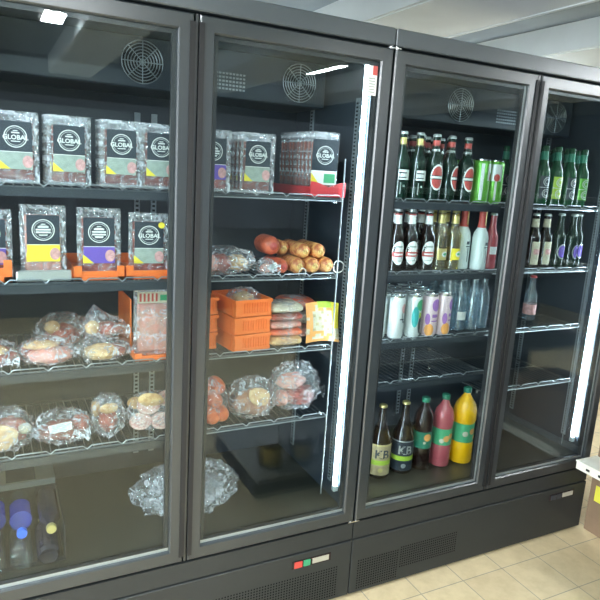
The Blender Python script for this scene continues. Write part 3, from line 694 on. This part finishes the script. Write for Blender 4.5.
# fourth shelf, second door
t = thing('sausage_bag', 'pile of bagged orange-red sausages beside the first frame on the fourth shelf', 'sausage', (-.525, .17, Z4))
for (x, y, z) in ((-.05, -.03, .025), (.012, -.035, .027), (.05, -.02, .026), (-.03, -.01, .075), (.028, -.015, .074), (-.01, 0, .118), (.045, .01, .112)):
    B().lathe([(.001, -.045), (.017, -.040), (.025, -.026), (.027, 0), (.025, .026), (.017, .040), (.001, .045)], 16, (x, y + .01, z + .003), 'y').build('sausage', 'frank', t)
B().blob((0, 0, .075), (.080, .060, .076), .05, 3, 41, 30, flat=.001, sharp=True).build('plastic_film', 'bag', t, False)
meat_bag('clear bag of brown fillet with a big pale oval slice on the fourth shelf', (-.358, .165, Z4), (.165, .13, .135), [('biltong', (0, .0, .05), (.070, .04, .044), 'meat'), ('fat', (.012, -.040, .082), (.042, .008, .030), 'slice', (-.35, .3, 0)), ('meat', (.04, .02, .04), (.04, .03, .034), 'meat')], 43)
meat_bag('clear bag of pink ham joints at the right of the fourth shelf', (-.182, .19, Z4), (.180, .14, .165), [('meatpink', (-.02, -.01, .105), (.055, .035, .030), 'meat'), ('meat', (.02, 0, .045), (.065, .04, .036), 'meat'), ('meatpink', (-.05, .0, .04), (.03, .03, .03), 'meat')], 47, amp=.2)
# bag on cooler floor, straddling the frames
t = thing('plastic_bag', 'crumpled empty clear plastic bag on the cooler floor behind the door frames', 'bag', (-.560, .24, ZF))
b = B().blob((0, 0, .075), (.165, .10, .085), .20, 2.6, 51, 44, flat=.002, sharp=True)
b.build('plastic_film', 'bag', t, False)
B().blob((-.01, 0, .066), (.12, .075, .055), .3, 3.5, 57, 36, flat=.004, sharp=True).build('inner_folds', 'bag', t, False)

# ---------------------------------------------------------------- bottles on their side, lower left
def lying(label, x, y, z, sleeve, cap, body='pet', flip=False, rz=0):
    t = thing('water_bottle', label, 'bottle', (x, y, z), rz + (PI if flip else 0))
    R = .031; prof = [(.010, .012), (.0125, .02), (.014, .03), (.026, .052), (R, .070)]
    for k in range(9): prof += [(R, .075 + k * .014), (R - .003, .081 + k * .014)]
    prof += [(R, .205), (R * .8, .213), (.012, .208)]
    B().lathe(prof, 20, (0, 0, 0), 'y').build('bottle_body', body, t)
    B().lathe([(.0135, -.002), (.0145, 0), (.0145, .014), (.0135, .016)], 16, (0, 0, 0), 'y').build('cap', cap, t)
    if sleeve: B().lathe([(R + .0006, .074), (R + .0006, .150)], 24, (0, 0, 0), 'y').build('sleeve', sleeve, t)
lying('clear ribbed bottle under the blue-capped one, base to the glass', -1.098, .275, ZF + .0365, None, 'blue', flip=True)
lying('clear ribbed bottle at the left edge of the cooler floor, base to the glass', -1.170, .275, ZF + .0365, None, 'blue', flip=True)
lying('dark bottle lying under the gold-capped one', -1.026, .275, ZF + .0365, None, 'gold', body='navy', flip=True)
lying('bottle with a bright blue cap and blue sleeve on top of the stack', -1.094, .105, ZF + .0985, 'bluesleeve', 'blue')
lying('bottle with blue sleeve at the far left of the stack', -1.166, .125, ZF + .0985, 'bluesleeve', 'labelgrey')
lying('dark bottle with a gold cap on top of the stack', -1.014, .100, ZF + .0985, None, 'gold', body='navy')
t = thing('bottle_crate', 'low black crate holding the lying bottles on the cooler floor', 'crate', (-1.095, .080, ZF))
B().box(-.118, .118, 0, .26, 0, .0035).box(-.118, -.114, 0, .26, .0035, .12).box(.114, .118, 0, .26, .0035, .12).box(-.114, .114, .256, .26, .0035, .12).box(-.114, .114, 0, .003, .0035, .016).build('crate_body', 'crate', t, False)
t = thing('carton', 'grey carton on the cooler floor behind the lying bottles', 'box', (-1.10, .43, ZF))
B().rbox(-.11, .12, -.07, .10, 0, .13, .002).build('carton_body', 'carton', t, False)
B().box(-.03, .06, -.06, .09, .1302, .1312).build('lid_flap', 'labeldark', t, False)

# ---------------------------------------------------------------- drinks
def bottle(name, label, cat, prof, glass, seg=22):
    t = thing(name, label, cat); B().lathe(prof, seg).build('bottle_body', glass, t); return t
def longneck(R=.0305, H=.235, neck=.0125):
    return [(R * .8, 0), (R, .004), (R, H * .56), (R * .92, H * .62), (R * .62, H * .70), (neck * 1.15, H * .78), (neck, H * .90), (neck * 1.1, H * .93), (neck, H * .97), (neck, H * .985)]
def crown(t, H, mt_='silver', r=.0145):
    b = B().lathe([(r + .001, H - .010), (r, H - .003), (r * .8, H), (.0005, H)], 14); b.build('crown_cap', mt_, t)
# oval-label beer
def oval_beer(label):
    t = bottle('beer_bottle', label, 'bottle', longneck(), 'greenglass')
    R = .0305; b = B(); b.wrap_ell(R, 0, .085, .026, .046, .86, .0010); b.m = 1
    b.wrap_ell(R, 0, .090, .021, .036, 0, .0008, half='up'); b.wrap_ell(R, 0, .080, .021, .036, 0, .0008, half='down'); b.m = 0
    b.wrap_rect(R, 0, .081, .089, .046, 8, .0011)
    b.m = 2; b.wrap_rect(R, 0, .078, .080, .05, 8, .0012); b.wrap_rect(R, 0, .090, .092, .05, 8, .0012)
    b.build('oval_label', ['white', 'red', 'labeldark'], t, False)
    b = B().lathe([(.0138, .186), (.0132, .215)], 16); b.m = 1; b.lathe([(.0162, .176), (.0140, .186)], 16); b.build('neck_foil', ['red', 'silver'], t)
    crown(t, .237); return t
ob = oval_beer('green beer bottle with a red oval label, left of the three oval-label bottles'); ob.location = (.306, .135, Z1); ob.rotation_euler = (0, 0, -.15); ob['group'] = 'oval-label beers on the top shelf'
copy_thing(ob, (.380, .14, Z1), .45, 'green beer bottle with its oval label turned aside, middle of the front three')
copy_thing(ob, (.458, .14, Z1), .0, 'green beer bottle with a red oval label beside the green cans')
for k in range(3):
    for x in (.300, .368, .436):
        copy_thing(ob, (x + .012 * k, .215 + .07 * k, Z1), random.uniform(0, 2), 'dark green beer bottle in the rear rows of the top shelf', 'rear rows of green beers')
def white_beer(label):
    t = bottle('beer_bottle', label, 'bottle', longneck(.030, .235, .012), 'greenglass'); R = .030
    b = B().wrap_rect(R, 0, .070, .105, .045); b.m = 1; b.wrap_rect(R, -.2, .076, .080, .030, 6, .0008).wrap_rect(R, -.2, .092, .096, .030, 6, .0008); b.m = 2
    b.wrap_rect(R, .0, .045, .052, .008, 3, .0008).wrap_rect(R, -.4, .020, .060, .003, 3, .0008)
    b.build('square_label', ['white', 'labeldark', 'silver'], t, False); B().lathe([(.0136, .18), (.0126, .22)], 16).build('neck_foil', 'gold', t); crown(t, .237); return t
wb = white_beer('beer bottle with small white square label nearest the left frame, top shelf'); wb.location = (.170, .15, Z1); wb.rotation_euler = (0, 0, -.1); wb['group'] = 'square-label beers on the top shelf'
copy_thing(wb, (.236, .14, Z1), .0, 'beer bottle with small white square label, second from the left frame')
for k, (x, y) in enumerate(((.215, .215), (.15, .22), (.225, .285), (.15, .29))): copy_thing(wb, (x, y, Z1), .3 * k, 'square-label beer bottle in the rear of the top shelf left corner', 'rear square-label beers')
# cans
def can(label, R, H, base, decorate=None, cat='can'):
    t = thing('drink_can', label, cat)
    B().lathe([(R * .80, 0), (R * .86, .003), (R, .010), (R, H - .014), (R * .86, H - .004)], 24).build('can_body', base, t)
    B().lathe([(R * .88, H - .006), (R * .90, H), (R * .84, H), (R * .82, H - .005), (.0005, H - .005)], 24).build('can_lid', 'chrome', t)
    if decorate: decorate(t, R, H)
    return t
def dec_green(t, R, H):
    b = B().wrap_rect(R, -.9, .012, H - .016, .012, 4, .0004).wrap_rect(R, .35, H * .52, H - .016, .040, 8, .0004).wrap_rect(R, .35, .012, H * .52, .008, 4, .0004); b.m = 1; b.wrap_ell(R, .40, H * .60, .011, .014, 0, .001)
    b.build('printed_design', ['canwhite', 'red'], t, False)
gc = can('tall green can standing next to the oval-label beers', .033, .163, 'cangreen', dec_green); gc.location = (.533, .135, Z1); gc.rotation_euler = (0, 0, .3)
copy_thing(gc, (.602, .135, Z1), -.9, 'tall green and white can with a red spot at the right of the top shelf')
for k in range(4): copy_thing(gc, (.540 + .068 * (k % 2), .205 + .07 * (k // 2), Z1), 2.0, 'green can behind the two front green cans', 'rear green cans')
# second shelf door 3
def banded(label):
    t = bottle('beer_bottle', label, 'bottle', longneck(.029, .225, .0125), 'brownglass'); R = .029
    b = B().wrap_ell(R, 0, .070, .027, .043, 0, .0004); b.m = 1; b.wrap_rect(R, 0, .056, .074, .052, 8, .0007); b.m = 2; b.wrap_rect(R, 0, .090, .096, .030, 6, .0007).wrap_rect(R, 0, .040, .043, .030, 6, .0007); b.m = 0; b.wrap_rect(R, 0, .062, .068, .036, 8, .0010)
    b.build('oval_label', ['white', 'red', 'labelgrey'], t, False)
    b = B().lathe([(.0148, .172), (.0136, .205)], 16); b.m = 1; b.lathe([(.0142, .205), (.0134, .212)], 16); b.build('neck_label', ['white', 'red'], t, False)
    crown(t, .227, 'silver', .0138); return t
bb = banded('brown beer bottle with cream oval label and red band, nearest the left frame, second shelf'); bb.location = (.168, .135, Z2); bb.rotation_euler = (0, 0, -.1); bb['group'] = 'cream-label beers on the second shelf'
copy_thing(bb, (.230, .135, Z2), -.15, 'brown beer bottle with cream oval label, second from the left frame')
copy_thing(bb, (.308, .135, Z2), -.25, 'brown beer bottle with cream oval label beside the pale yellow bottles')
for x, y in ((.262, .20), (.20, .20), (.32, .20), (.20, .265), (.265, .27), (.33, .27)): copy_thing(bb, (x, y, Z2), -.3, 'cream-label brown bottle in the rear of the second shelf', 'rear cream-label beers')
def yellow_b(label, patch):
    t = bottle('cider_bottle', label, 'bottle', longneck(.029, .225, .013), 'yellowglass'); R = .029
    B().lathe([(.024, .004), (.026, .008), (.026, .12), (.018, .15), (.010, .17)], 18).build('liquid', 'yellowglass', t)
    b = B().wrap_rect(R, 0, .042, .085, .05); b.m = 1; b.wrap_ell(R, .25, .064, .014, .011, 0, .0008); b.m = 2; b.wrap_ell(R, .25, .064, .009, .005, 0, .0011)
    b.build('front_label', [patch, 'white', 'greenprint'], t, False)
    B().lathe([(.0150, .178), (.0138, .212)], 16).build('neck_label', 'gold', t); crown(t, .227, 'gold', .0138); return t
yb = yellow_b('pale yellow cider bottle with a dull gold label on the second shelf', 'gold'); yb.location = (.372, .14, Z2)
yb2 = yellow_b('pale yellow cider bottle with a bright yellow label on the second shelf', 'yellow'); yb2.location = (.438, .14, Z2)
for x, y in ((.385, .21), (.45, .21)): copy_thing(yb, (x, y, Z2), .4, 'pale yellow cider bottle in the second row of the second shelf', 'rear cider bottles')
def frosted(label, foil2):
    t = bottle('drink_bottle', label, 'bottle', [(.026, 0), (.031, .004), (.031, .125), (.027, .145), (.0145, .168), (.0125, .21), (.0125, .222)], 'drinkwhite'); R = .031
    b = B().wrap_rect(R, .1, .098, .110, .014, 4).wrap_rect(R, .15, .088, .092, .022, 4).wrap_rect(R, .15, .03, .085, .004, 3); b.build('printed_label', 'labeldark', t, False)
    b = B().lathe([(.0165, .165), (.0142, .190), (.0142, .226), (.0005, .228)], 18, a0=0, a1=2 * PI); b.m = 1; b.wrap_rect(.0146, .7, .170, .226, .022, 6, .001)
    b.build('neck_foil', ['red', foil2], t, False); return t
fr = frosted('frosted white drink bottle with red neck, left of the pair on the second shelf', 'gold'); fr.location = (.505, .165, Z2)
copy_thing(fr, (.563, .13, Z2), .1, 'frosted white drink bottle with red and gold neck at the front of the second shelf')
rb = bottle('drink_bottle', 'slim dark red bottle at the right end of the beers on the second shelf', 'bottle', longneck(.026, .22, .012), 'redjuice'); rb.location = (.640, .15, Z2)
B().wrap_rect(.026, -.2, .06, .09, .03).build('front_label', 'white', rb, False); crown(rb, .222, 'silver', .0138)
# third shelf door 3
def dec_a(t, R, H):
    b = B().wrap_ell(R, .5, H * .55, .010, .030, .7, .0006).wrap_rect(R, .2, H * .45, H * .48, .02, 5, .0006); b.build('printed_design', 'labeldark', t, False)
    B().wrap_ell(R, .45, H * .72, .012, .018, 0, .0007).build('pink_motif', 'pinkprint', t, False)
def dec_b(t, R, H):
    b = B(); 
    b.wrap_ell(R, .4, H * .78, .020, .022, 0, .0006); b.m = 1; b.wrap_ell(R, -.35, H * .50, .014, .040, 0, .0008); b.m = 2; b.wrap_ell(R, .55, H * .30, .014, .034, 0, .0008); b.m = 3; b.wrap_rect(R, .35, H * .48, H * .6, .012, 4, .001)
    b.build('printed_design', ['greenprint', 'canteal', 'labeldark', 'lime'], t, False)
def dec_c(t, R, H):
    b = B().wrap_ell(R, .25, H * .76, .018, .024, 0, .0006).wrap_rect(R, .2, H * .46, H * .54, .026, 6, .0006).wrap_rect(R, .2, H * .36, H * .39, .030, 6, .0006); b.m = 1; b.wrap_ell(R, -.5, H * .16, .018, .024, 0, .0006); b.m = 0; b.wrap_ell(R, -.75, H * .42, .010, .022, 0, .0007)
    b.build('printed_design', ['purple', 'canorange'], t, False)
c1 = can('white slim can with a small dark motif on the third shelf of the third door', .030, .160, 'canwhite', dec_a); c1.location = (.196, .13, Z3)
c2 = can('white can with green and teal leaves, second of the front cans', .030, .160, 'canwhite', dec_b); c2.location = (.274, .13, Z3)
c3 = can('pale pink can with purple lettering blocks and orange base, third of the front cans', .031, .160, 'canpink', dec_c); c3.location = (.352, .13, Z3); c3.rotation_euler = (0, 0, -.1)
copy_thing(c3, (.417, .13, Z3), .35, 'pale pink can with purple print, right of the front cans')
bc = can('silver can top in the rear rows of the third shelf', .029, .160, 'canwhite'); bc['group'] = 'rear cans on the third shelf'; bc.location = (.13, .15, Z3)
for k in range(3):
    for i in range(4): copy_thing(bc, (.185 + i * .068 + k * .02, .20 + k * .064, Z3), 0)
def clear_b(label, wl):
    t = bottle('clear_bottle', label, 'bottle', [(.022, 0), (.027, .004), (.027, .12), (.022, .15), (.0125, .175), (.012, .21), (.012, .218)], 'clearglass')
    B().lathe([(.020, .004), (.0235, .008), (.0235, .115), (.001, .116)], 16).build('liquid', 'clearglass', t)
    b = B().lathe([(.0135, .205), (.0135, .222), (.001, .223)], 14); b.build('cap', 'silver', t)
    if wl: B().wrap_rect(.027, -.1, .045, .078, .045).build('front_label', 'white', t, False)
    return t
cb = clear_b('clear glass bottle with a white label right of the pink cans', True); cb.location = (.530, .165, Z3)
cb2 = clear_b('clear unlabelled bottle just right of the pink cans', False); cb2.location = (.480, .175, Z3); cb2['group'] = 'unlabelled clear bottles'
for (x, y, lb) in ((.592, .16, 'clear unlabelled bottle right of the white-label bottle'), (.655, .17, 'clear unlabelled bottle at the right end of the third shelf, third door')): copy_thing(cb2, (x, y, Z3), 0, lb)
for (x, y) in ((.50, .235), (.56, .235), (.62, .235), (.68, .235), (.50, .30), (.56, .30)): copy_thing(cb2, (x, y, Z3), 0, 'clear bottle in the rear row of the third shelf', 'rear clear bottles')
# cooler floor, door 3
def quart(label, lab, band, ring):
    R = .046; H = .305
    t = bottle('beer_bottle', label, 'bottle', [(R * .85, 0), (R, .006), (R, .155), (R * .93, .172), (R * .6, .205), (.018, .235), (.0145, .275), (.0155, .280), (.0155, .292), (.013, .300)], 'brownglass', 28)
    b = B().wrap_rect(R, 0, .018, .150, .125, 14); b.m = 1; b.wrap_rect(R, 0, .062, .082, .115, 14, .0008); b.m = 2; b.wrap_rect(R, 0, .143, .147, .125, 14, .0008).wrap_ell(R, .1, .040, .010, .010, 0, .001)
    lb = b.build('front_label', [lab, band, ring], t, False)
    text_mesh('KB', .050, 'labeldark' if lab == 'tan' else 'silver', lb, 'lettering', (0, 0, .106), R + .0012, .15, bold=.0012)
    crown(t, .304, 'gold', .0165)
    return t
q1 = quart('large brown beer bottle with a cream label reading KB on the cooler floor', 'tan', 'lime', 'gold'); q1.location = (.228, .20, ZF); q1.rotation_euler = (0, 0, -.50)
q2 = quart('large brown beer bottle with a dark label reading KB on the cooler floor', 'labeldark', 'lime', 'silver'); q2.location = (.341, .20, ZF); q2.rotation_euler = (0, 0, -.50)
def pet(label, liquid, H, R, lab, spots, neckm='pet', s=1):
    t = thing('soft_drink_bottle', label, 'bottle')
    prof = [(R * .6, .0), (R * .92, .004), (R, .018), (R * .97, .09), (R * .93, .10), (R * .93, H * .55), (R, H * .58), (R, H * .70), (R * .85, H * .79), (R * .45, H * .87), (.014, H * .91), (.0135, H * .95)]
    B().lathe(prof, 26).build('bottle_body', liquid, t)
    B().lathe([(.0165, H * .935), (.0168, H * .94), (.0168, H * .99), (.015, H), (.0005, H)], 16).build('cap', 'capgreen', t)
    b = B().lathe([(R * .935 + .0008, .100), (R * .935 + .0008, H * .545)], 26); b.m = 1
    for i, (a, z, rr) in enumerate(spots): b.wrap_ell(R * .935, a, z, rr, rr, 0, .0016); b.m = 2 - (i % 2)
    b.build('sleeve_label', [lab, 'canorange', 'cream'], t, False)
    return t
p1 = pet('dark cola bottle with green sleeve and cap on the cooler floor', 'darkcola', .312, .042, 'capgreen', [(-.1, .148, .016), (-.4, .125, .006)]); p1.location = (.437, .195, ZF)
p2 = pet('red soft drink bottle with fruit-printed green sleeve on the cooler floor', 'redjuice', .315, .043, 'greenprint', [(-.2, .130, .014), (-.7, .12, .010), (.3, .14, .012)]); p2.location = (.538, .19, ZF)
p3 = pet('bright orange juice bottle with green sleeve, right end of the floor row', 'juice', .335, .049, 'greenprint', [(.2, .150, .014), (-.5, .14, .012), (.6, .12, .010)]); p3.location = (.648, .185, ZF)

# ---------------------------------------------------------------- fourth door
def ring_beer(label, lab):
    t = bottle('beer_bottle', label, 'bottle', longneck(.0300, .235, .0125), 'midgreen'); R = .030
    b = B().wrap_rect(R, 0, .030, .118, .058, 12); b.m = 1
    for z in (.050, .096): b.wrap_ell(R, 0, z, .018, .018, .80, .0008).wrap_ell(R, 0, z, .011, .011, .7, .0008)
    b.wrap_rect(R, 0, .072, .0745, .058, 10, .0009); b.build('front_label', [lab, 'silver'], t, False)
    B().lathe([(.0150, .178), (.0136, .215)], 16).build('neck_foil', 'capgreen', t); crown(t, .237, 'midgreen'); return t
rg = ring_beer('green beer bottle with dark ringed label, left end of the top shelf, fourth door', 'labeldark'); rg.location = (.856, .135, Z1); rg['group'] = 'green beers on the top shelf of the fourth door'
rl = ring_beer('green beer bottle with a lime label, second on the top shelf of the fourth door', 'lime'); rl.location = (.930, .135, Z1)
copy_thing(rg, (1.010, .135, Z1), .1, 'green beer bottle with dark ringed label, third on the top shelf, fourth door')
rg2 = ring_beer('green beer bottle with a bright green label right of the dark ringed ones', 'cangreen'); rg2.location = (1.090, .14, Z1)
for k in range(3):
    for x in (.86, .93, 1.0, 1.07, 1.13): copy_thing(rg, (x, .21 + k * .07, Z1), .2, 'green beer bottle in the rear rows behind the fourth door', 'rear green beers, fourth door')
def cream_tall(label):
    t = bottle('beer_bottle', label, 'bottle', longneck(.0280, .225, .0125), 'brownglass'); R = .028
    b = B().wrap_rect(R, 0, .018, .112, .05, 10); b.m = 1; b.wrap_rect(R, 0, .060, .082, .034, 8, .0008); b.build('front_label', ['cream', 'pinkprint'], t, False)
    B().lathe([(.0155, .165), (.0138, .205)], 16).build('neck_label', 'cream', t); crown(t, .227, 'silver', .0138); return t
ct = cream_tall('beer bottle with tall cream label, left of the pair on the second shelf, fourth door'); ct.location = (.862, .14, Z2)
copy_thing(ct, (.928, .14, Z2), .1, 'beer bottle with tall cream label, right of the pair on the second shelf, fourth door')
def blue_b(label):
    t = bottle('beer_bottle', label, 'bottle', longneck(.0290, .228, .0125), 'greenglass'); R = .029
    b = B().wrap_ell(R, 0, .070, .024, .032, .85, .0008); b.m = 1; b.wrap_rect(R, -.1, .045, .095, .03, 8, .0005); b.build('front_label', ['silver', 'violet'], t, False); crown(t, .230, 'silver', .0138); return t
bl = blue_b('dark green bottle with faint ring label, right of the cream-label pair'); bl.location = (1.022, .15, Z2); bl['group'] = 'ring-label bottles on the second shelf'
copy_thing(bl, (1.088, .14, Z2), .3, 'dark green bottle with blue ring label, second from right on the second shelf')
copy_thing(bl, (1.145, .16, Z2), .1, 'dark green bottle with blue label at the right end of the second shelf')
pb = bottle('drink_bottle', 'small lone bottle with a pink label on the third shelf, fourth door', 'bottle', longneck(.028, .20, .012), 'clearglass'); pb.location = (.985, .22, Z3)
B().lathe([(.0285, .03), (.0285, .075)], 20).build('front_label', 'pinkprint', pb, False); crown(pb, .202, 'redp', .0138)

# ---------------------------------------------------------------- boxes right of the cooler
t = thing('cardboard_box', 'brown cardboard box on the floor at the right end of the coolers', 'box', (1.278, -.012, 0))
B().rbox(.0, .40, -.56, .0, 0, .343, .003).build('box_body', 'cardboard', t, False)
B().box(-.0025, -.0005, -.075, -.03, .16, .235).build('yellow_tag', 'tag', t, False)
t = thing('plastic_tray', 'white plastic tray lying on top of the cardboard box', 'tray', (1.124, -.035, .345), 0)
b = B().box(0, .55, -.56, 0, 0, .004).box(0, .004, -.56, 0, .004, .040).box(.004, .55, -.004, 0, .004, .040).box(.55, .554, -.56, 0, 0, .040).box(.004, .55, -.56, -.556, .004, .040)
b.box(-.004, .0, -.562, .002, .034, .040).box(0.004, .55, -.556, -.004, .030, .036)
b.build('tray_body', 'traywhite', t, False)
for yy in (-.05, -.11): B().box(-.0012, -.0002, yy - .018, yy, .012, .022).build('grip_slot', 'black', t, False)
t = thing('cardboard_box', 'upper cardboard box standing on the white tray', 'box', (1.243, -.045, .3855))
B().rbox(0, .32, -.42, 0, 0, .22, .003).build('box_body', 'cardboard', t, False)

# ---------------------------------------------------------------- display shelves across the aisle (seen mirrored in the doors)
t = thing('display_shelf', 'grey display shelf unit across the aisle, mirrored in the glass', 'shelf', (-.06, -.72, 0))
B().box(0, 2.4, -.60, -.02, .0, .085).build('base', 'darkbox', t, False)
for z in (.085, .60, 1.05, 1.48): B().box(0 if z < .1 else .48, 2.4, -.60 if z < .1 else -.45, 0, z, z + .025).build('shelf_board', 'gondola', t, False)
B().box(.48, 2.4, -.62, -.60, 0, 1.62).build('back_panel', 'darkbox', t, False)
def bucket(label, x, y, z):
    t = thing('bucket', label, 'bucket', (x, y, z))
    B().lathe([(.052, 0), (.060, .004), (.066, .13)], 22).build('bucket_body', 'bucket', t)
    B().lathe([(.069, .130), (.069, .142), (.060, .146), (.0005, .146)], 22).build('lid', 'bucketlid', t)
    B().lathe([(.0615, .02), (.0662, .11)], 12, a0=PI * .15, a1=PI * .85).build('label_wrap', 'gold', t, False)
for k in range(6): bucket(('dark lidded bucket at the left end of the bottom display shelf', 'dark lidded bucket, second on the bottom display shelf')[k] if k < 2 else 'dark lidded bucket further along the bottom display shelf', .06 + k * .17, -.84, .110)
for o in [o for o in C.objects if o.name.startswith('bucket') and o.type == 'EMPTY'][2:]: o['group'] = 'buckets along the bottom display shelf'
